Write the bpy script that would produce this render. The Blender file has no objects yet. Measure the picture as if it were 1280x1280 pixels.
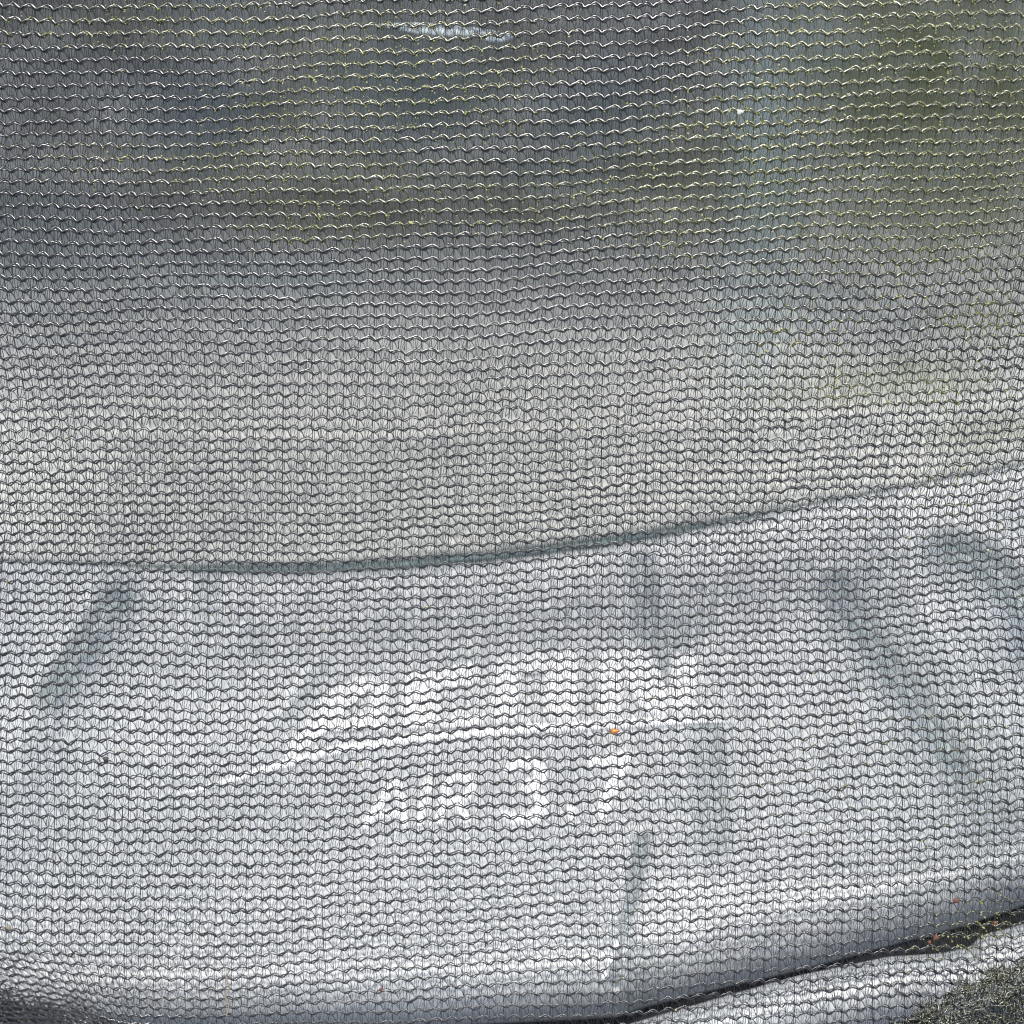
import bpy, math, random
import numpy as np
from mathutils import Vector, Matrix

random.seed(7)
rng = np.random.default_rng(7)
C = bpy.context.scene.collection
sc = bpy.context.scene
R = math.radians

# ---------------------------------------------------------------- camera, sky, sun
PITCH = 18.0                      # the camera looks down by this much
SUN_UP = 38.0                     # sun above the view axis
HALF = 0.36                       # tan of half the field of view
CAM = np.array([0.0, 0.0, 0.50])
cp, sp = math.cos(R(PITCH)), math.sin(R(PITCH))
FWD = np.array([0.0, cp, -sp]); UPV = np.array([0.0, sp, cp]); RGT = np.array([1.0, 0.0, 0.0])

cd = bpy.data.cameras.new("camera"); cam = bpy.data.objects.new("camera", cd); C.objects.link(cam)
cam.location = CAM; cam.rotation_euler = (R(90 - PITCH), 0, 0)
cd.sensor_width = 36; cd.lens = 18 / HALF; cd.clip_start = 0.01; cd.clip_end = 200
cd.dof.use_dof = True; cd.dof.focus_distance = 0.300; cd.dof.aperture_fstop = cd.lens / 3.1
sc.camera = cam

SUN_EL = PITCH + SUN_UP
w = bpy.data.worlds.new("World"); sc.world = w; w.use_nodes = True
nt = w.node_tree; bg = nt.nodes["Background"]; sky = nt.nodes.new("ShaderNodeTexSky")
sky.sky_type = 'NISHITA'; sky.sun_disc = False; sky.sun_elevation = R(SUN_EL); sky.sun_rotation = R(180)
nt.links.new(sky.outputs[0], bg.inputs[0]); bg.inputs[1].default_value = 0.10
ld = bpy.data.lights.new("sun", 'SUN'); ld.energy = 4.0; ld.angle = R(0.53); ld.color = (1.0, 0.96, 0.9)
sun = bpy.data.objects.new("sun", ld); C.objects.link(sun)
sun.rotation_euler = Vector((0.03, -math.cos(R(SUN_EL)), math.sin(R(SUN_EL)))).to_track_quat('Z', 'Y').to_euler()
sc.view_settings.view_transform = 'Standard'; sc.view_settings.look = 'None'
sc.view_settings.exposure = 0.90; sc.view_settings.gamma = 1.0
sc.cycles.max_bounces = 6; sc.cycles.filter_width = 1.15

# ---------------------------------------------------------------- helpers
def P(px, py, d):
    """world point that the photograph shows at (px, py), d metres deep"""
    px = np.asarray(px, float); py = np.asarray(py, float); d = np.asarray(d, float)
    a = (px / 640 - 1) * HALF * d; b = (1 - py / 640) * HALF * d
    return CAM + d[..., None] * FWD + a[..., None] * RGT + b[..., None] * UPV

def sm(e0, e1, x):
    t = np.clip((np.asarray(x, float) - e0) / (e1 - e0), 0, 1); return t * t * (3 - 2 * t)

def tag(o, label=None, cat=None, group=None, kind=None):
    if label: o["label"] = label
    if cat: o["category"] = cat
    if group: o["group"] = group
    if kind: o["kind"] = kind
    return o

def empty(name, loc):
    o = bpy.data.objects.new(name, None); C.objects.link(o); o.location = loc; o.empty_display_size = 0.01
    return o

ORIGIN = {}
def mesh_obj(name, V, F, mat, parent=None, smooth=True, attr=None):
    V = np.asarray(V, float).reshape(-1, 3)
    if parent is not None: V = V - np.array(ORIGIN.get(parent.name, (0, 0, 0)))
    me = bpy.data.meshes.new(name)
    F = np.asarray(F, np.int32); k = F.shape[1]
    me.vertices.add(len(V)); me.vertices.foreach_set("co", V.astype(np.float32).ravel())
    me.loops.add(F.size); me.loops.foreach_set("vertex_index", F.ravel())
    me.polygons.add(len(F)); me.polygons.foreach_set("loop_start", np.arange(0, F.size, k, dtype=np.int32))
    me.polygons.foreach_set("loop_total", np.full(len(F), k, np.int32))
    if smooth: me.polygons.foreach_set("use_smooth", np.ones(len(F), bool))
    for nm, arr in (attr or {}).items():
        at = me.attributes.new(nm, 'FLOAT', 'POINT'); at.data.foreach_set("value", np.asarray(arr, np.float32).ravel())
    me.update(calc_edges=True); me.validate()
    me.materials.append(mat)
    o = bpy.data.objects.new(name, me); C.objects.link(o)
    if parent is not None: o.parent = parent; ORIGIN[o.name] = ORIGIN.get(parent.name, (0, 0, 0))
    return o

def tubes(pts, nrm, w, h, sides):
    """pts (N,K,3), nrm (N,K,3): flattened tubes; w across, h along nrm. -> verts, quads"""
    N, K, _ = pts.shape
    t = np.gradient(pts, axis=1); t /= np.linalg.norm(t, axis=2, keepdims=True) + 1e-12
    s = np.cross(t, nrm); s /= np.linalg.norm(s, axis=2, keepdims=True) + 1e-12
    n = np.cross(s, t)
    a = np.arange(sides) / sides * 2 * np.pi
    w = np.asarray(w, float) * np.ones((N, K)); h = np.asarray(h, float) * np.ones((N, K))
    V = pts[:, :, None] + s[:, :, None] * (np.cos(a)[None, None, :, None] * w[:, :, None, None]) \
        + n[:, :, None] * (np.sin(a)[None, None, :, None] * h[:, :, None, None])
    idx = np.arange(N * K * sides).reshape(N, K, sides)
    A = idx[:, :-1]; B = idx[:, 1:]
    F = np.stack([A, np.roll(A, -1, 2), np.roll(B, -1, 2), B], -1).reshape(-1, 4)
    return V.reshape(-1, 3), F

def material(name, color, rough=0.5, spec=0.5, build=None):
    m = bpy.data.materials.new(name); m.use_nodes = True
    b = m.node_tree.nodes["Principled BSDF"]
    b.inputs["Base Color"].default_value = (*color, 1); b.inputs["Roughness"].default_value = rough
    b.inputs["Specular IOR Level"].default_value = spec
    if build: build(m.node_tree, b)
    return m

def N_(t, kind, **kw):
    n = t.nodes.new(kind)
    for k, v in kw.items():
        if k in n.inputs.keys(): n.inputs[k].default_value = v
        else: setattr(n, k, v)
    return n

def noise(t, scale, detail=4, vec=None, rough=0.55):
    n = N_(t, "ShaderNodeTexNoise"); n.inputs["Scale"].default_value = scale; n.inputs["Detail"].default_value = detail
    n.inputs["Roughness"].default_value = rough
    g = t.nodes.new("ShaderNodeNewGeometry"); t.links.new(g.outputs["Position"], n.inputs["Vector"])
    return n.outputs["Fac"]

def ramp(t, fac, stops):
    r = t.nodes.new("ShaderNodeValToRGB"); t.links.new(fac, r.inputs[0])
    e = r.color_ramp.elements
    while len(e) < len(stops): e.new(0.5)
    for el, (p, c) in zip(e, stops):
        el.position = p; el.color = (*c, 1) if len(c) == 3 else c
    return r.outputs[0]

def mix(t, fac, a, b, mode='MIX'):
    m = t.nodes.new("ShaderNodeMix"); m.data_type = 'RGBA'; m.blend_type = mode
    for sock, v in ((m.inputs[0], fac), (m.inputs[6], a), (m.inputs[7], b)):
        if isinstance(v, (int, float)): sock.default_value = v
        elif isinstance(v, tuple): sock.default_value = (*v, 1)
        else: t.links.new(v, sock)
    return m.outputs[2]

def attr(t, name):
    a = t.nodes.new("ShaderNodeAttribute"); a.attribute_name = name; return a.outputs["Fac"]

def bump(t, b, fac, dist, strength=0.5):
    n = t.nodes.new("ShaderNodeBump"); n.inputs["Distance"].default_value = dist; n.inputs["Strength"].default_value = strength
    t.links.new(fac, n.inputs["Height"]); t.links.new(n.outputs[0], b.inputs["Normal"])

# ---------------------------------------------------------------- materials
def b_fibre(t, b):
    c = ramp(t, noise(t, 900, 2), [(0.35, (0.007, 0.007, 0.008)), (0.7, (0.020, 0.020, 0.023))])
    c = mix(t, attr(t, "film"), c, (0.085, 0.09, 0.045))
    t.links.new(c, b.inputs["Base Color"])
    r = ramp(t, noise(t, 2500, 2), [(0.3, (0.24,) * 3), (0.7, (0.36,) * 3)]); t.links.new(r, b.inputs["Roughness"])
M_strand = material("black_polyethylene_cord", (0.02, 0.02, 0.022), 0.32, 0.85, b_fibre)
M_fil = material("black_monofilament", (0.02, 0.02, 0.022), 0.3, 0.5, b_fibre)

def b_body(t, b):
    c = ramp(t, noise(t, 22, 5), [(0.3, (0.395, 0.412, 0.42)), (0.7, (0.455, 0.468, 0.475))])
    c = mix(t, attr(t, "shade_paint"), c, (0.20, 0.245, 0.25))  # teal shade painted into grooves and creases
    c = mix(t, ramp(t, noise(t, 160, 6), [(0.55, (0, 0, 0)), (0.8, (0.25,) * 3)]), c, (0.42, 0.41, 0.36))
    t.links.new(c, b.inputs["Base Color"]); bump(t, b, noise(t, 700, 3), 0.0001, 0.4)
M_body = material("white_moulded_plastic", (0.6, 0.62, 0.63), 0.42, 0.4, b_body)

def b_lid(t, b):
    c = ramp(t, noise(t, 18, 4), [(0.3, (0.50, 0.50, 0.465)), (0.7, (0.57, 0.565, 0.53))])
    c = mix(t, attr(t, "shade_paint"), c, (0.15, 0.145, 0.12))  # painted dark patches standing in for shade and dark reflections
    c = mix(t, attr(t, "blue"), c, (0.17, 0.215, 0.235))  # blue, teal and green: painted reflections of sky and hedge
    c = mix(t, attr(t, "teal"), c, (0.50, 0.58, 0.56))
    c = mix(t, attr(t, "green"), c, (0.13, 0.155, 0.05))
    t.links.new(c, b.inputs["Base Color"]); bump(t, b, noise(t, 500, 3), 0.0001, 0.4)
M_lid = material("grey_plastic_painted_reflections", (0.5, 0.5, 0.48), 0.5, 0.3, b_lid)
M_white = material("white_raised_lettering", (0.90, 0.90, 0.90), 0.45, 0.5)
M_emblem = material("soft_white_emblem", (0.72, 0.72, 0.72), 0.5, 0.4)
M_gap_dark = material("black_gap_sheet", (0.012, 0.012, 0.013), 0.8, 0.2)
M_streak = material("painted_highlight", (0.42, 0.48, 0.51), 0.6, 0.3)  # highlight painted as a pale strip
M_seal = material("teal_grey_rubber_seal", (0.16, 0.21, 0.212), 0.6, 0.3)
M_soil = material("grey_paving", (0.22, 0.22, 0.22), 0.9, 0.2,
    lambda t, b: (t.links.new(ramp(t, noise(t, 60, 8), [(0.3, (0.17, 0.185, 0.22)), (0.7, (0.26, 0.28, 0.32))]), b.inputs["Base Color"]), bump(t, b, noise(t, 120, 8), 0.004, 1.0)))
def b_alg(t, b):
    c = ramp(t, attr(t, "tone"), [(0.0, (0.06, 0.08, 0.03)), (0.45, (0.17, 0.18, 0.065)), (0.8, (0.30, 0.30, 0.12)), (1.0, (0.36, 0.34, 0.21))])
    t.links.new(c, b.inputs["Base Color"])
M_algae = material("yellow_green_algae", (0.35, 0.36, 0.08), 0.8, 0.2, b_alg)
M_husk = material("orange_brown_husk", (0.50, 0.19, 0.035), 0.5, 0.4,
    lambda t, b: t.links.new(ramp(t, noise(t, 1500, 3), [(0.35, (0.16, 0.055, 0.012)), (0.65, (0.42, 0.17, 0.03))]), b.inputs["Base Color"]))
M_red = material("rusty_red_bud_scale", (0.09, 0.032, 0.02), 0.7, 0.4)
M_pale = material("bleached_petal", (0.45, 0.46, 0.43), 0.7, 0.3)
M_straw = material("dry_straw", (0.16, 0.135, 0.09), 0.7, 0.3)
M_dark = material("dark_seed", (0.03, 0.025, 0.02), 0.5, 0.4)

# ---------------------------------------------------------------- ground
g = mesh_obj("ground", [(-60, -60, 0.22), (60, -60, 0.22), (60, 60, 0.22), (-60, 60, 0.22)], [(0, 1, 2, 3)], M_soil, smooth=False)
tag(g, "bluish-grey rough paving under the white shell", kind="structure")

# ---------------------------------------------------------------- the white shell behind the net
SEAM_X = [-400, 0, 120, 250, 370, 480, 560, 640, 740, 840, 960, 1100, 1280, 1700]
SEAM_Y = [706, 701, 706, 712, 712, 707, 700, 692, 680, 664, 641, 614, 580, 505]
def _smooth(xs, ys):
    gx = np.arange(xs[0], xs[-1], 4.0); gy = np.interp(gx, xs, ys)
    k = np.hanning(41); k /= k.sum()
    return gx, np.convolve(np.pad(gy, 20, mode='reflect', reflect_type='odd'), k, 'valid')
_sgx, _sgy = _smooth(SEAM_X, SEAM_Y)
def seam(x): return np.interp(x, _sgx, _sgy)
def seam_amp(x): return 0.12 + 0.6 * sm(170, 320, x) * sm(1020, 760, x)
# lower edge of the body
BOT_X = [-400, 0, 400, 640, 775, 800, 940, 1110, 1210, 1280, 1700]
BOT_Y = [1290, 1290, 1288, 1280, 1270, 1262, 1228, 1187, 1157, 1134, 1022]
def bot(x): return np.interp(x, BOT_X, BOT_Y)

def seg_dist(X, Y, pts):
    D = np.full(np.shape(X), 1e9)
    for (x0, y0), (x1, y1) in zip(pts[:-1], pts[1:]):
        dx, dy = x1 - x0, y1 - y0
        t = np.clip(((X - x0) * dx + (Y - y0) * dy) / (dx * dx + dy * dy), 0, 1)
        D = np.minimum(D, np.hypot(X - x0 - t * dx, Y - y0 - t * dy))
    return D
def gb(X, Y, pts, wd): return np.exp(-(seg_dist(X, Y, pts) / wd) ** 2)

GROOVES = [  # path, half width px, depth m, strength of painted shade
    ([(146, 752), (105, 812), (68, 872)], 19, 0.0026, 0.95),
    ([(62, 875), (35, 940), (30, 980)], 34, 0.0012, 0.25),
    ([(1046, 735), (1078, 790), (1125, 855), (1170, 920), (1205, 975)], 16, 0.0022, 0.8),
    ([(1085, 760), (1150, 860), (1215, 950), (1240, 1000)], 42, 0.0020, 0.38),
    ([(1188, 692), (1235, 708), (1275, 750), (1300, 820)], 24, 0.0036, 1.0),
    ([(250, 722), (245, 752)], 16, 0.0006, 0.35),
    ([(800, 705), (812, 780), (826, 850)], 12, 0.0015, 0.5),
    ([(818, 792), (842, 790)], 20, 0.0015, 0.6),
    ([(885, 916), (888, 985), (893, 1050)], 18, 0.0020, 0.45),  # drop shadow of the emblem's right end, painted and dented in
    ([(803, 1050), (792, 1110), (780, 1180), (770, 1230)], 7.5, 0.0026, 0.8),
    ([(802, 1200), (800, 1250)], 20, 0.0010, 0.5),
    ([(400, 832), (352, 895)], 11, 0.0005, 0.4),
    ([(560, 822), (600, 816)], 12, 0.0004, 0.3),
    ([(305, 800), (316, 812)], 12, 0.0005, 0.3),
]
def body_depth(X, Y):
    S = seam(X); B = bot(X)
    t = (Y - S) / (1210 - 690)
    d = 0.430 - 0.004 * t - 0.060 * np.clip(t, 0, 1.2) ** 1.15
    k = np.clip((Y - (B - 95)) / 95, 0, 1)            # rolls under along its lower edge
    d = d + 0.034 * (1 - np.sqrt(np.clip(1 - k ** 2.6, 0, 1)))
    for pts, wd, dep, _ in GROOVES: d = d + dep * gb(X, Y, pts, wd)
    d = d + 0.004 * seam_amp(X) * np.exp(-((Y - S) / 6.0) ** 2)
    d = d + 0.0035 * sm(792, 800, X + (Y - 1130) * 0.15) * sm(1090, 1190, Y)   # right-hand piece set back
    d = d + 0.0012 * np.sin(X / 170.0 + 1) * np.sin(Y / 130.0)
    return d
LID_U = np.arange(0, 1100, 2.0); LID_D = [0.430]      # the upper panel bows forward, more and more steeply
for _u in LID_U[:-1]:
    _t = math.tan(R(-6 + 55.5 * float(sm(30, 405, _u)) - 35 * float(sm(760, 900, _u))))
    LID_D.append(LID_D[-1] - _t * HALF / 640 * LID_D[-1] * 2.0 / (1 + (1 - (700 - _u) / 640) * HALF * _t))
def lid_depth(X, Y):
    S = seam(X); u = np.clip(S - Y, 0, None)
    d = np.interp(u, LID_U, LID_D)
    d = d + 0.004 * seam_amp(X) * np.exp(-((Y - S) / 6.0) ** 2)
    d = d + 0.0015 * np.sin(X / 210.0) * np.cos(Y / 150.0) * sm(0, 200, u)
    return d

def sheet(name, xs, ylo, yhi, ny, depth, mat, parent, attrs, back):
    """grid sheet between ylo(x) and yhi(x), edges turned back by `back` metres"""
    X = np.repeat(xs[None], ny, 0); T = np.linspace(0, 1, ny)[:, None]
    Y = ylo(X) * (1 - T) + yhi(X) * T
    D = depth(X, Y)
    V = P(X, Y, D)
    at = {k: f(X, Y) for k, f in attrs.items()}
    # skirt
    def ring(a): return np.concatenate([a[:1], a, a[-1:]], 0)
    V = ring(V); V[0] += FWD * back; V[-1] += FWD * back
    at = {k: ring(v) for k, v in at.items()}
    V = np.concatenate([V[:, :1] + FWD * back, V, V[:, -1:] + FWD * back], 1)
    at = {k: np.concatenate([v[:, :1], v, v[:, -1:]], 1) for k, v in at.items()}
    h, wd = V.shape[:2]; idx = np.arange(h * wd).reshape(h, wd)
    F = np.stack([idx[:-1, :-1], idx[1:, :-1], idx[1:, 1:], idx[:-1, 1:]], -1).reshape(-1, 4)
    return mesh_obj(name, V, F, mat, parent, attr=at)

shell_at = P(640, 1000, np.array(0.39))
shell = empty("plastic_shell", shell_at); ORIGIN["plastic_shell"] = tuple(shell_at)
tag(shell, "pale moulded shell behind the net with raised white lettering AIR 3.7", "shell")

def body_shade(X, Y):  # shade painted along the grooves and towards the lower right
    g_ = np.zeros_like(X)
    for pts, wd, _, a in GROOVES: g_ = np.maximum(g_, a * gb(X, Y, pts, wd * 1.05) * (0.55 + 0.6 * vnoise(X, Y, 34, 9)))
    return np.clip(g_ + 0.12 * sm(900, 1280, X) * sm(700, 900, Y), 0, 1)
def vnoise(X, Y, s, seed):
    r = np.random.default_rng(seed); G = r.random((40, 40))
    x = X / s + 10; y = Y / s + 10
    i = np.floor(x).astype(int) % 39; j = np.floor(y).astype(int) % 39
    fx = x - np.floor(x); fy = y - np.floor(y); fx = fx * fx * (3 - 2 * fx); fy = fy * fy * (3 - 2 * fy)
    return (G[j, i] * (1 - fx) + G[j, i + 1] * fx) * (1 - fy) + (G[j + 1, i] * (1 - fx) + G[j + 1, i + 1] * fx) * fy
def ell(X, Y, x, y, a, b, ang=0):
    c, s = math.cos(R(ang)), math.sin(R(ang)); dx, dy = X - x, Y - y
    return np.exp(-(((dx * c + dy * s) / a) ** 2 + ((-dx * s + dy * c) / b) ** 2) ** 1.3)
def lid_shade(X, Y):  # painted darkening of the upper panel, with darker bands
    v = sm(440, 270, Y) * (0.12 + 0.55 * vnoise(X, Y * 2.0, 130, 3))
    for a in ((390, 262, 240, 42, 2, .8), (350, 90, 60, 120, 0, .6), (830, 215, 90, 40, 0, .7), (90, 180, 120, 60, 10, .55),
              (150, 40, 200, 40, 0, .4), (600, 120, 60, 60, 0, .4), (1200, 400, 140, 40, -8, .45), (700, 60, 120, 50, 0, .45), (850, 60, 50, 60, 0, .5)):
        v = np.maximum(v, a[5] * ell(X, Y, *a[:5]))
    v = v + sm(420, 250, Y) * 0.5 * (vnoise(X * 0.7, Y * 1.8, 48, 21) - 0.45)
    return np.clip(v, 0, 1)
def lid_blue(X, Y):  # sky reflections painted as blue patches
    v = 0 * X
    for a in ((250, 140, 90, 70, 0, .75), (500, 110, 110, 90, 0, .75), (300, 30, 100, 30, 0, .5), (760, 140, 90, 70, 0, .5), (700, 215, 90, 25, 0, .4), (1060, 390, 140, 50, 0, .3), (60, 290, 120, 50, 0, .35)):
        v = np.maximum(v, a[5] * ell(X, Y, *a[:5]))
    return v
def lid_teal(X, Y):
    v = 0 * X
    for a in ((955, 170, 48, 210, 0, .9), (940, 380, 50, 120, 0, .45), (330, 345, 140, 25, 0, .3), (1000, 60, 80, 90, 0, .5)):
        v = np.maximum(v, a[5] * ell(X, Y, *a[:5]))
    return v
def lid_green(X, Y):  # reflected greenery painted in
    v = 0 * X
    for a in ((1170, 110, 140, 170, 0, .95), (1130, 470, 120, 30, -5, .55), (1250, 250, 90, 90, 0, .5), (480, 210, 180, 20, 0, .25), (920, 250, 130, 80, 0, .22), (1240, 540, 80, 30, -8, .4)):
        v = np.maximum(v, a[5] * ell(X, Y, *a[:5]))
    return v * np.clip(0.1 + 0.75 * vnoise(X, Y, 45, 5) + 0.45 * vnoise(X, Y, 19, 6), 0, 1)

xs = np.arange(-260, 1541, 5.0)
sheet("body_panel", xs, lambda x: seam(x) + 1, bot, 180, body_depth, M_body, shell, {"shade_paint": body_shade}, 0.07)
sheet("upper_panel", xs, lambda x: np.full_like(x, -230.0), lambda x: seam(x) - 1, 180, lid_depth, M_lid, shell,
      {"shade_paint": lid_shade, "blue": lid_blue, "teal": lid_teal, "green": lid_green}, 0.03)

def px_path(pts, n):
    pts = np.array(pts, float); d = np.concatenate([[0], np.cumsum(np.hypot(*np.diff(pts, axis=0).T))])
    s = np.linspace(0, d[-1], n); return np.interp(s, d, pts[:, 0]), np.interp(s, d, pts[:, 1])
def on_body(name, pts, rad_px, rise, mat, parent, n=24, taper=None, depth=body_depth, rnd=True, parent_depth=0):
    x, y = px_path(pts, n)
    d = depth(x, y) - rise * 0.4
    c = P(x, y, d)[None]; r = rad_px * 0.29e-3 * np.mean(d) / 0.40 * 0.78
    prof = np.ones(n) if taper is None else taper(np.linspace(0, 1, n))
    if rnd: 
        e = np.linspace(0, 1, n); prof = prof * np.clip(1 - (np.abs(e - 0.5) * 2) ** 14, 0.05, 1)
    nr = np.broadcast_to(-FWD, c.shape)
    V, F = tubes(c, nr, (r * prof)[None], (rise * prof)[None], 12)
    return mesh_obj(name, V, F, mat, parent)

# black sheet added behind the gap under the body to keep it dark
lx = np.arange(-300, 1600, 20.0)
sheet("dark_gap_sheet", lx, lambda x: bot(x) - 110, lambda x: bot(x) + 110, 12, lambda X, Y: 0.388 + 0.003 * np.sin(X / 37.0), M_gap_dark, shell, {}, 0.01)
# seam seal
sx = np.linspace(-250, 1520, 160); sy = seam(sx) + 1
c = P(sx, sy, np.full_like(sx, 0.4315))[None]
wv = (0.0004 + 0.0006 * sm(170, 300, sx) * sm(1000, 740, sx))[None]
V, F = tubes(c, np.broadcast_to(-FWD, c.shape), wv, 0.0012, 10)
mesh_obj("rubber_seal", V, F, M_seal, shell)
# raised letters  A I R  3 . 7
letters = {
    "A": [[(454, 1036), (474, 1006), (492, 979), (497, 979), (502, 1006), (507, 1034)], [(466, 1019), (505, 1017)]],
    "I": [[(536, 973), (530, 1003), (523, 1033)]],
    "R": [[(561, 972), (554, 1003), (547, 1032)], [(561, 973), (580, 971), (590, 980), (586, 994), (572, 1002), (556, 1003)], [(572, 1002), (579, 1016), (583, 1030)]],
    "3": [[(630, 966), (642, 956), (662, 953), (676, 962), (675, 977), (654, 985), (674, 993), (678, 1010), (664, 1024), (642, 1026), (627, 1014)]],
    ".": [[(708, 1018), (720, 1017)]],
    "7": [[(732, 955), (758, 953), (784, 945), (770, 975), (757, 1000), (751, 1025)]],
}
for ch, strokes in letters.items():
    first = None
    Vs, Fs, off = [], [], 0
    for st in strokes:
        x, y = px_path(st, 28); 
        d = body_depth(x, y) - 0.0004; c = P(x, y, d)[None]
        r = {".": 10.5, "3": 9.0, "7": 9.0}.get(ch, 6.6) * 0.21e-3
        e = np.linspace(0, 1, 28); pr = np.sqrt(np.clip(1 - (np.abs(e - .5) * 2) ** 10, 0.03, 1))
        V, F = tubes(c, np.broadcast_to(-FWD, c.shape), (r * pr)[None], (0.0008 * pr)[None], 12)
        Vs.append(V); Fs.append(F + off); off += len(V)
    o = mesh_obj("raised_letter", np.concatenate(Vs), np.concatenate(Fs), M_white, shell)
    o["label"] = {"A": "raised white letter A", "I": "raised white letter I", "R": "raised white letter R", "3": "raised white figure 3",
                  ".": "raised white decimal point", "7": "raised white figure 7"}[ch]
# raised emblem above the letters: slanting white blocks with gaps, and the long swoosh under them
blocks = [[(350, 948), (374, 948), (462, 864), (480, 842), (440, 848), (405, 868)], [(462, 858), (487, 845), (484, 915), (462, 918)],
          [(418, 896), (463, 891), (463, 912), (405, 917)],
          [(501, 843), (551, 834), (549, 911), (498, 914)], [(547, 834), (598, 826), (598, 857), (547, 864)], [(547, 896), (607, 892), (607, 908), (547, 912)],
          [(614, 822), (654, 817), (650, 905), (611, 908)], [(650, 817), (684, 815), (684, 841), (650, 845)], [(681, 815), (726, 811), (724, 903), (678, 905)],
          [(746, 811), (780, 810), (778, 900), (743, 902)], [(777, 810), (812, 810), (836, 864), (836, 898), (806, 899), (777, 850)], [(836, 815), (874, 815), (870, 900), (834, 898)]]
for bi, bl in enumerate(blocks):
    bl = np.array(bl, float); cen = bl.mean(0); n = 9
    # subdivide outline and round it a little
    out = []
    for k in range(len(bl)):
        a, b_ = bl[k], bl[(k + 1) % len(bl)]
        for t in np.linspace(0, 1, n)[:-1]: out.append(a * (1 - t) + b_ * t)
    out = np.array(out); 
    for _ in range(3): out = 0.5 * out + 0.25 * (np.roll(out, 1, 0) + np.roll(out, -1, 0))
    rings = [(1.00, -0.0012), (0.99, 0.0004), (0.94, 0.0008), (0.88, 0.0011 + 0.00006 * bi), (0.6, 0.0012 + 0.00006 * bi), (0.02, 0.0012 + 0.00006 * bi)]
    V = []
    for s_, rise in rings:
        q = cen + (out - cen) * s_
        V.append(P(q[:, 0], q[:, 1], body_depth(q[:, 0], q[:, 1]) - rise))
    V = np.array(V); h, wd = V.shape[:2]; idx = np.arange(h * wd).reshape(h, wd)
    F = np.stack([idx[:-1], np.roll(idx[:-1], -1, 1), np.roll(idx[1:], -1, 1), idx[1:]], -1).reshape(-1, 4)
    mesh_obj("emblem_block", V.reshape(-1, 3), F, M_emblem, shell)
on_body("emblem_swoosh", [(180, 1004), (260, 984), (340, 960), (420, 938), (520, 924), (650, 913), (780, 905), (880, 901), (940, 904)], 6.5, 0.0013, M_white, shell, 60,
        taper=lambda e: np.clip(np.minimum(e * 4, (1 - e) * 6), 0.15, 1))
# raised strip coloured as a highlight on the upper panel and bright burrs by the joint
for k, pts in enumerate([[(468, 31), (520, 33), (580, 37), (630, 42)], [(590, 44), (620, 46), (650, 44)]]):
    o = on_body("highlight_streak", pts, 10 - 3 * k, 0.0006, M_streak, shell, 30, taper=lambda e: np.clip(np.minimum(e * 3, (1 - e) * 3), 0.1, 1), depth=lid_depth)
on_body("moulding_burr", [(774, 1174), (766, 1192), (759, 1210), (753, 1228)], 4.2, 0.0010, M_white, shell, 20,
        taper=lambda e: 0.6 + 0.4 * np.sin(e * 17))

# ---------------------------------------------------------------- the pale rail under the shell
rail_pts = [(560, 1350), (700, 1308), (800, 1276), (900, 1247), (1000, 1219), (1110, 1196), (1175, 1192), (1212, 1184), (1226, 1170), (1290, 1152), (1540, 1088)]
x, y = px_path(rail_pts, 150)
A = np.linspace(R(-35), R(200), 30)
rad = 40.0
V = []
for a in A:
    yy = y + rad * (1 - math.cos(a)) ; dd = 0.344 - 0.013 * np.sin(np.clip(a, R(-35), R(200)))
    V.append(P(x + 0.22 * (yy - y), yy, dd + 0.0 * x))
V = np.array(V); h, wd = V.shape[:2]; idx = np.arange(h * wd).reshape(h, wd)
F = np.stack([idx[:-1, :-1], idx[1:, :-1], idx[1:, 1:], idx[:-1, 1:]], -1).reshape(-1, 4)
rail = mesh_obj("pale_rail", V, F, M_body, attr={"shade_paint": np.zeros(h * wd) + 0.02})
tag(rail, "rounded pale plastic rail below the dark gap, at lower right", "rail")

# ---------------------------------------------------------------- the knitted net
NC0, NC1 = -8, 79            # columns
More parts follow.
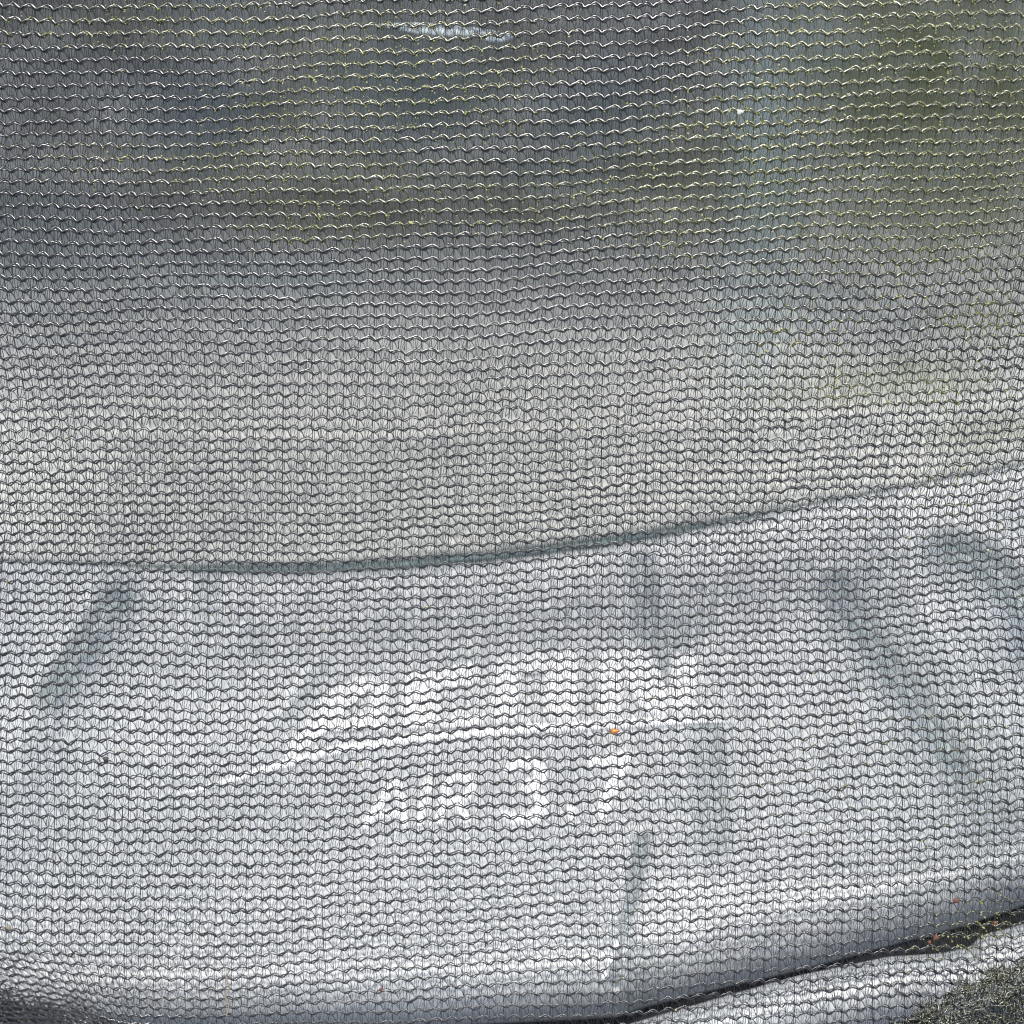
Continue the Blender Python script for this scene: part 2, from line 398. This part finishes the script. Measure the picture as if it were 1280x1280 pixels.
# row y positions from the local row spacing
yy_ = [-260, 0, 200, 400, 640, 740, 860, 1080, 1400]; ss_ = [17, 16.3, 15.0, 13.9, 12.4, 12.7, 13.7, 14.1, 14.0]
rows = [0.0]
while rows[-1] < 1440: rows.append(rows[-1] + np.interp(rows[-1], yy_, ss_))
up = [0.0]
while up[-1] > -190: up.append(up[-1] - np.interp(up[-1], yy_, ss_))
rows = np.array(up[::-1][:-1] + rows); NR = len(rows)
def colpitch(y): return np.interp(y, [-260, 0, 200, 450, 640, 760, 900, 1080, 1300, 1500], [21.9, 21.3, 20.5, 19.1, 18.4, 18.45, 19.0, 19.3, 19.4, 19.4])
colj = np.cumsum(rng.normal(0, 0.05, 140)); colj -= np.linspace(colj[0], colj[-1], 140)
def warp(ci, rj):
    """stitch coordinates (column, row; fractions allowed) -> photograph pixels"""
    y0 = np.interp(rj, np.arange(NR), rows) + np.clip(rj - (NR - 1), 0, None) * 14
    x = 640 + (ci - 34.6 + np.interp(ci, np.arange(-20, 120), colj)) * colpitch(y0)
    x = x + 5 * np.sin(y0 / 190.0 + 0.8) + 3.5 * np.sin(y0 / 75.0 + x / 160.0) + 10 * sm(900, 1280, x) * sm(500, 0, y0)
    # sagging and pull of the rows
    gx = np.array([-300, 0, 150, 300, 500, 700, 900, 1100, 1280, 1600]); 
    sl = np.array([0.0, 0.0, 0.005, -0.02, -0.05, -0.06, -0.05, -0.045, -0.05, -0.05])
    fx = np.arange(-300, 1600, 10.0); cum = np.concatenate([[0], np.cumsum(np.interp(fx, gx, sl)[:-1] * 10)])
    s = np.interp(x, fx, cum); s = s - np.interp(0, fx, cum)
    y = y0 + s * (0.85 + 0.25 * sm(500, 1280, y0)) + 25
    y = y + 2.2 * np.sin(x / 97.0 + y0 / 210.0) + 1.6 * np.sin(x / 41.0 + y0 / 60.0) + 1.2 * np.sin(y0 / 45.0 + x / 230.0) + 5 * sm(200, 0, x) * sm(0, 60, y0) * 0
    # the corner where the net is gathered, lower left
    k = sm(190, -40, x) * sm(1165, 1300, y)
    kk = np.clip(y - 1185, 0, None)
    y = y - 0.34 * kk * sm(170, -30, x); x = x + 0.48 * kk * sm(200, 0, x) - 3 * np.sin(y / 9.0 + x / 14.0) * k
    k2 = sm(1185, 1260, y) * sm(1000, 300, x)
    y = y - 0.22 * np.clip(y - 1238, 0, None) * sm(700, 100, x)
    return x, y
def net_depth(x, y):
    d = 0.300 - 0.010 * sm(500, -100, y) + 0.011 * sm(700, 1220, y) + 0.0015 * np.sin(x / 230.0) * np.sin(y / 170.0 + 1)
    d = d + 0.0012 * np.sin(y / 61.0 + x / 300.0)
    d = d + 0.012 * sm(150, -60, x) * sm(1150, 1300, y)
    return d
def tilt(y, x):  # how far the flat faces of the cords lean back towards the sky, degrees
    t = -46 + 59 * sm(540, 250, y + 0.10 * (640 - x) * 0.6) 
    t = t + 30 * sm(1225, 1285, y) * sm(500, 100, x)
    return t
def Nrm(x, y, jit):
    a = np.radians(tilt(y, x) + jit)
    return -FWD * np.cos(a)[..., None] + UPV * np.sin(a)[..., None]

def catmull(ctrl, n):
    """ctrl (..., K, m) -> n points along it"""
    K = ctrl.shape[-2]; t = np.linspace(0, K - 1, n); i = np.clip(t.astype(int), 0, K - 2); f = (t - i)[:, None]
    p0 = ctrl[..., np.clip(i - 1, 0, K - 1), :]; p1 = ctrl[..., i, :]; p2 = ctrl[..., i + 1, :]; p3 = ctrl[..., np.clip(i + 2, 0, K - 1), :]
    return 0.5 * ((2 * p1) + (-p0 + p2) * f + (2 * p0 - 5 * p1 + 4 * p2 - p3) * f ** 2 + (-p0 + 3 * p1 - 3 * p2 + p3) * f ** 3)

# (column, row, rise towards the camera in mm)
ST_A = [(0, .01, .25), (.22, -.16, .20), (.43, -.21, .05), (.57, -.37, -.10), (.80, -.26, .15), (1, .01, .25)]
ST_B = [(0, .09, -.05), (.20, .10, .0), (.43, -.16, .30), (.62, -.15, .25), (.82, -.02, .05), (1, .09, -.05)]
FIL = [[(.15, -.06, .0), (.30, .30, -.1), (.40, .72, .0)],
       [(.74, -.20, .0), (.67, .25, .1), (.60, .70, .0)],
       [(.01, .04, .1), (.05, .5, .0), (.03, 1.0, -.1)],
       [(-.09, .0, .0), (-.07, .5, -.1), (-.10, .96, .0)],
       [(.03, .05, .2), (.25, .33, .1), (.42, .80, .0)],
       [(.44, -.18, .1), (.42, .3, .0), (.44, .80, .1)],
       [(.54, -.20, .0), (.51, .3, .1), (.50, .75, .0)],
       [(.96, -.0, .1), (.84, .38, .1), (.70, .70, .1)],
       [(.88, -.08, .0), (.90, .45, -.1), (.88, .95, .0)]]
net_at = P(640, 640, np.array(0.30))
net = empty("knitted_net", net_at); ORIGIN["knitted_net"] = tuple(net_at)
tag(net, "fine black knitted mesh net stretched across the whole view, algae caught in its upper stitches", "net")

def algae_density(x, y):
    v = 1.7 * ell(x, y, 1200, 80, 220, 200) + 0.9 * ell(x, y, 1000, 210, 200, 90, -10) + 0.55 * ell(x, y, 480, 90, 190, 90) + 0.4 * ell(x, y, 230, 30, 200, 30) \
        + 0.45 * ell(x, y, 350, 220, 250, 40, 5) + 0.45 * ell(x, y, 400, 285, 120, 20) + 0.55 * ell(x, y, 1120, 485, 130, 22, -3) + 0.35 * ell(x, y, 1230, 395, 60, 30) \
        + 0.3 * ell(x, y, 870, 180, 150, 60) + 0.25 * ell(x, y, 700, 250, 200, 40) + 0.06 * ell(x, y, 1230, 960, 70, 90) + 0.10 * ell(x, y, 1180, 620, 120, 60) \
        + 0.06 * ell(x, y, 1050, 960, 120, 60) + 0.25 * ell(x, y, 1215, 1160, 70, 30, -15) + 0.12 * ell(x, y, 960, 440, 100, 60) + 0.003
    return v
nn = NC1 - NC0
for j in range(int(np.searchsorted(rows, 1345))):
    ci = np.arange(NC0, NC1).astype(float)
    jit_c = rng.normal(0, 0.024, nn + 1); jit_r = rng.normal(0, 0.035, nn + 1) + rng.normal(0, 0.13, nn + 1) * (rng.random(nn + 1) < 0.05)
    def place(ctrl, npt, amp=0.02):
        ctrl = np.array(ctrl, float); u = ctrl[None, :, 0]; 
        jc = jit_c[:-1, None] * (1 - u) + jit_c[1:, None] * u; jr = jit_r[:-1, None] * (1 - u) + jit_r[1:, None] * u
        cc = ci[:, None] + u + jc + rng.normal(0, amp, (nn, ctrl.shape[0])) * (u > 0.001) * (u < 0.999)
        rr = j + ctrl[None, :, 1] + jr + rng.normal(0, amp * 1.3, (nn, ctrl.shape[0])) * (u > 0.001) * (u < 0.999)
        zz = np.broadcast_to(ctrl[None, :, 2], cc.shape)
        q = catmull(np.stack([cc, rr, zz], -1), npt)
        x, y = warp(q[..., 0], q[..., 1]); d = net_depth(x, y) - q[..., 2] * 1e-3
        return x, y, P(x, y, d)
    Vs, Fs, off, fm = [], [], 0, []
    for st, wd in ((ST_A, 0.182), (ST_B, 0.170)):
        x, y, p = place(st, 7)
        keep = (x.max(1) > -90) & (x.min(1) < 1370) & (y.max(1) < 1420)
        x, y, p = x[keep], y[keep], p[keep]
        if len(p) == 0: continue
        jt = np.repeat(rng.normal(0, 5, (len(p), 1)), 7, 1)
        ww = wd * 1e-3 * (1 + rng.normal(0, 0.16, (len(p), 1))) * (1 + 0.66 * sm(540, 160, y) + 0.14 * sm(480, 650, y) + 0.08 * sm(680, 800, y))
        V, F = tubes(p, Nrm(x, y, jt), ww, ww * 0.50, 5)
        Vs.append(V); Fs.append(F + off); off += len(V)
        fm.append(np.repeat(np.clip(algae_density(x, y) * 0.8, 0, .6).ravel(), 5))
    if not Vs: continue
    rowo = mesh_obj("stitch_row", np.concatenate(Vs), np.concatenate(Fs), M_strand, net, attr={"film": np.concatenate(fm)})
    Vs, Fs, off, fm = [], [], 0, []
    for fl in FIL:
        x, y, p = place(fl, 3, 0.028)
        keep = (x.max(1) > -90) & (x.min(1) < 1370) & (y.max(1) < 1420)
        x, y, p = x[keep], y[keep], p[keep]
        if len(p) == 0: continue
        rr_ = 0.073e-3 * (1 + rng.normal(0, 0.15, (len(p), 1))) * (1 - 0.16 * sm(660, 800, y))
        V, F = tubes(p, Nrm(x, y, 0 * x), rr_, rr_, 3)
        Vs.append(V); Fs.append(F + off); off += len(V)
        fm.append(np.repeat(np.clip(algae_density(x, y) * 0.6, 0, .5).ravel(), 3))
    mesh_obj("filler_thread", np.concatenate(Vs), np.concatenate(Fs), M_fil, rowo, attr={"film": np.concatenate(fm)})

# the net beyond the frame, above and to the sides: same stitches, plainer cords
pc = {(0, 0): (.0, .03), (0, 1): (.5, -.28), (0, 2): (1, .03)}
cc_, rr_ = np.meshgrid(np.arange(-36, 104), np.arange(-50, int(np.searchsorted(rows, 1400))))
cc_ = cc_.ravel().astype(float); rr_ = rr_.ravel().astype(float)
Vs, Fs, off = [], [], 0
for ctrl, wd in (([(0, .03), (.5, -.30), (1, .03)], .15), ([(0, .08), (.45, -.10), (1, .08)], .14), ([(.02, .04), (.25, .4), (.43, .85)], .085),
                 ([(-.04, 0), (-.02, .5), (-.03, 1.)], .12), ([(.45, -.18), (.47, .3), (.46, .8)], .12), ([(.95, 0), (.84, .4), (.7, .7)], .085), ([(.1, 0), (.3, .3), (.4, .7)], .07)):
    ctrl = np.array(ctrl); q = catmull(np.stack([cc_[:, None] + ctrl[None, :, 0], rr_[:, None] + ctrl[None, :, 1]], -1) + rng.normal(0, .02, (len(cc_), 3, 2)), 3)
    below = np.clip(-q[..., 1], 0, None)                       # rows before the first tabulated one
    x, y = warp(q[..., 0], np.clip(q[..., 1], 0, None)); y = y - below * 17.0
    inside = (x.max(1) > -90) & (x.min(1) < 1370) & (rr_ >= 0)
    k = ~inside & (x.max(1) > -520) & (x.min(1) < 1760) & (y.max(1) > -820)
    x, y = x[k], y[k]; p = P(x, y, net_depth(x, y)); ww = wd * 1.50e-3 * np.ones(x.shape)
    V, F = tubes(p, Nrm(x, y, 0 * x), ww, ww * .6, 3); Vs.append(V); Fs.append(F + off); off += len(V)
o = mesh_obj("outer_mesh", np.concatenate(Vs), np.concatenate(Fs), M_strand, net, attr={"film": np.zeros(off)}); o["kind"] = "stuff"

# gathered, bunched parts of the net in the two lower corners
def bunch(name, inside, box, n, ang_mean, ang_sd, length, depth0, film=0.8):
    x = rng.uniform(box[0], box[2], n * 4); y = rng.uniform(box[1], box[3], n * 4)
    k = inside(x, y) > rng.random(n * 4); x, y = x[k][:n], y[k][:n]; n = len(x)
    a = np.radians(rng.normal(ang_mean, ang_sd, n)); L = length * rng.uniform(0.5, 1.5, n)
    t = np.linspace(-0.5, 0.5, 5); cur = rng.normal(0, 0.35, n)
    X = x[:, None] + np.cos(a)[:, None] * t * L[:, None] - np.sin(a)[:, None] * (t ** 2 * 4) * (cur * L)[:, None]
    Y = y[:, None] - np.sin(a)[:, None] * t * L[:, None] - np.cos(a)[:, None] * (t ** 2 * 4) * (cur * L)[:, None]
    D = depth0(X, Y) - (rng.uniform(0, 1, n) * 0.0022)[:, None] + 0.0005 * np.sin(t * 6)[None] * rng.normal(0, 1, n)[:, None]
    p = P(X, Y, D); nr = np.broadcast_to(-FWD * 0.93 + UPV * 0.3, p.shape) + rng.normal(0, 0.42, (n, 1, 3))
    r = 0.13e-3 * rng.uniform(0.5, 1.3, (n, 1)) * np.ones((1, 5))
    V, F = tubes(p, nr, r, r * 0.55, 5)
    o = mesh_obj(name, V, F, M_strand, net, attr={"film": np.repeat(rng.uniform(0.0, film, n), len(V) // n)}); o["kind"] = "stuff"; return o
edge = lambda x: np.interp(x, [1060, 1110, 1160, 1210, 1250, 1290, 1420], [1320, 1284, 1252, 1224, 1208, 1196, 1170])
bunch("bunched_fold", lambda x, y: sm(-3, 10, y - edge(x) + 5 * np.sin(x / 7.0)), (1060, 1160, 1400, 1400), 7500, 40, 60, 9, lambda X, Y: 0.3080 - 0.003 * sm(0, 50, Y - edge(X)))
ledge = lambda x: np.interp(x, [-110, 0, 60, 130, 220, 330, 500, 700], [1205, 1238, 1254, 1272, 1296, 1320, 1340, 1360])
bunch("bunched_fold", lambda x, y: sm(-10, 22, y - ledge(x)), (-110, 1180, 330, 1400), 9000, -50, 35, 12, lambda X, Y: 0.3270 + 0.0 * X, 0.02)

# ---------------------------------------------------------------- algae crumbs on the stitches
ico = np.array([(0, 0, 1), (.9, 0, .4), (.28, .85, .4), (-.72, .53, .4), (-.72, -.53, .4), (.28, -.85, .4), (.72, .53, -.4), (-.28, .85, -.4), (-.9, 0, -.4), (-.28, -.85, -.4), (.72, -.53, -.4), (0, 0, -1)])
icf = np.array([(0,1,2),(0,2,3),(0,3,4),(0,4,5),(0,5,1),(1,6,2),(2,6,7),(2,7,3),(3,7,8),(3,8,4),(4,8,9),(4,9,5),(5,9,10),(5,10,1),(1,10,6),(11,7,6),(11,8,7),(11,9,8),(11,10,9),(11,6,10)])
def crumbs(pos, size, tone):
    n = len(pos); q = rng.normal(0, 1, (n, 3, 3)); q, _ = np.linalg.qr(q)
    V = ico[None] * (1 + rng.normal(0, 0.25, (n, 12, 1))) * (size[:, None] * rng.uniform(0.5, 1.3, (n, 3)))[:, None, :]
    V = np.einsum('nij,nkj->nki', q, V) + pos[:, None]
    F = (icf[None] + np.arange(n)[:, None, None] * 12).reshape(-1, 3)
    return V.reshape(-1, 3), F, np.repeat(tone, 12)
n = 240000
cc = rng.uniform(NC0, NC1, n); rr = rng.uniform(3, NR - 2, n)
# crumbs sit on the cords and on the filler threads, so draw their place in the stitch from those
srcs = [np.array(s) for s in (ST_A, ST_B, ST_A, ST_B, ST_A, ST_A, FIL[2], FIL[4])]
pick = rng.integers(0, len(srcs), n); f = rng.random(n)
uu = np.empty(n); vv = np.empty(n)
for k, s in enumerate(srcs):
    m = pick == k; tt = f[m] * (len(s) - 1); i = np.minimum(tt.astype(int), len(s) - 2); g_ = tt - i
    uu[m] = s[i, 0] * (1 - g_) + s[i + 1, 0] * g_; vv[m] = s[i, 1] * (1 - g_) + s[i + 1, 1] * g_
x, y = warp(np.floor(cc) + uu, np.floor(rr) + vv)
clump = vnoise(x, y, 22, 11) * vnoise(x, y, 70, 12) * 3.2
keep = (algae_density(x, y) * clump > rng.random(n) * 0.36) & (x > -90) & (x < 1370) & (y > -80)
x, y = x[keep], y[keep]; print("algae crumbs", len(x))
pos = P(x, y, net_depth(x, y) - 0.0003 + rng.normal(0, 0.00012, len(x)))
V, F, T = crumbs(pos, 0.118e-3 * np.exp(np.clip(rng.normal(0, 0.42, len(x)), -1.2, 0.8)), rng.random(len(x)))
al = mesh_obj("algae_crumbs", V, F, M_algae, smooth=True, attr={"tone": T})
tag(al, "yellow-green algae crumbs clinging to the upper stitches of the black net", "algae", kind="stuff")

# ---------------------------------------------------------------- bits of plant caught in the net
def bit(name, label, x, y, w_, h_, mat, ang=0, cat="debris", front=0.0004, group=None):
    """a cupped scale about w_ x h_ pixels"""
    s = 0.216e-3 * 0.75; d0 = float(net_depth(np.array(float(x)), np.array(float(y)))) - front
    cpt = P(float(x), float(y), np.array(d0)); U = np.linspace(-1, 1, 9); 
    Vt = []; nseg = 14
    for side in (0, 1):
        for r_ in (0.03, .35, .7, 1.0):
            for k in range(nseg):
                a = 2 * math.pi * k / nseg; q = 1 + 0.18 * math.sin(3 * a + x) + 0.10 * math.sin(5 * a + y)
                lx = r_ * q * math.cos(a) * w_ / 2 * s; ly = r_ * q * math.sin(a) * h_ / 2 * s
                lz = (1 - r_ ** 2) * 0.35 * min(w_, h_) * s * (1 if side == 0 else -0.35)
                c_, s_ = math.cos(R(ang)), math.sin(R(ang))
                Vt.append(cpt + RGT * (lx * c_ - ly * s_) + UPV * (lx * s_ + ly * c_) - FWD * lz)
    F = []
    for side in (0, 1):
        o0 = side * 4 * nseg
        for r_ in range(3):
            for k in range(nseg):
                a, b_ = o0 + r_ * nseg + k, o0 + r_ * nseg + (k + 1) % nseg
                q = (a, b_, b_ + nseg, a + nseg); F.append(q if side else q[::-1])
    V = np.array(Vt); org = cpt
    o = mesh_obj(name, V - org, F, mat); o.location = org
    tag(o, label, cat, group); return o
bit("seed_husk", "bright orange-brown seed husk lodged in the net above the figure 7", 768, 914, 13, 7, M_husk, 5)
bit("bud_scale", "rusty red bud scale on the net over the shaded lower edge of the shell", 1195, 1126, 9, 6, M_red, -25)
bit("bud_scale", "larger rusty scale over the dark gap, upper of the touching pair", 1170, 1172, 7, 9, M_red, -30)
bit("bud_scale", "small rusty scale over the dark gap, lower of the touching pair", 1162, 1178, 5, 6, M_red, 20)
bit("bud_scale", "small red scale over the dark gap near the right edge", 1244, 1154, 5, 7, M_red, 10)
bit("bud_scale", "tiny pale red scale on the net near the bottom edge, left of the shell joint", 476, 1237, 5, 6, M_red, 0)
bit("bud_scale", "brown crumb in the net at the far left edge, low down", 11, 1160, 7, 7, M_straw, 0)
bit("dark_seed", "small dark seed stuck on the net at left, beside the diagonal groove", 132, 949, 8, 7, M_dark, 0)
bit("petal_flake", "bleached white petal flake stuck on the net at upper right", 925, 140, 8, 7, M_pale, 0)
# a dry stem hanging in the net at the bottom
xs_ = np.array([287, 283, 287, 282, 286, 283.0]); ys_ = np.array([1212, 1224, 1235, 1246, 1257, 1270.0])
p = P(xs_, ys_, net_depth(xs_, ys_) - 0.0006); org = p[0].copy(); p = catmull((p - org)[None], 24)
V, F = tubes(p, np.broadcast_to(-FWD, p.shape), 0.00018 * (1 + 0.3 * np.sin(np.arange(24) * 1.9))[None], 0.00016, 7)
o = mesh_obj("dry_stem", V, F, M_straw); o.location = org
tag(o, "thin knobbly dry stem hanging in the net at the bottom edge", "stem")
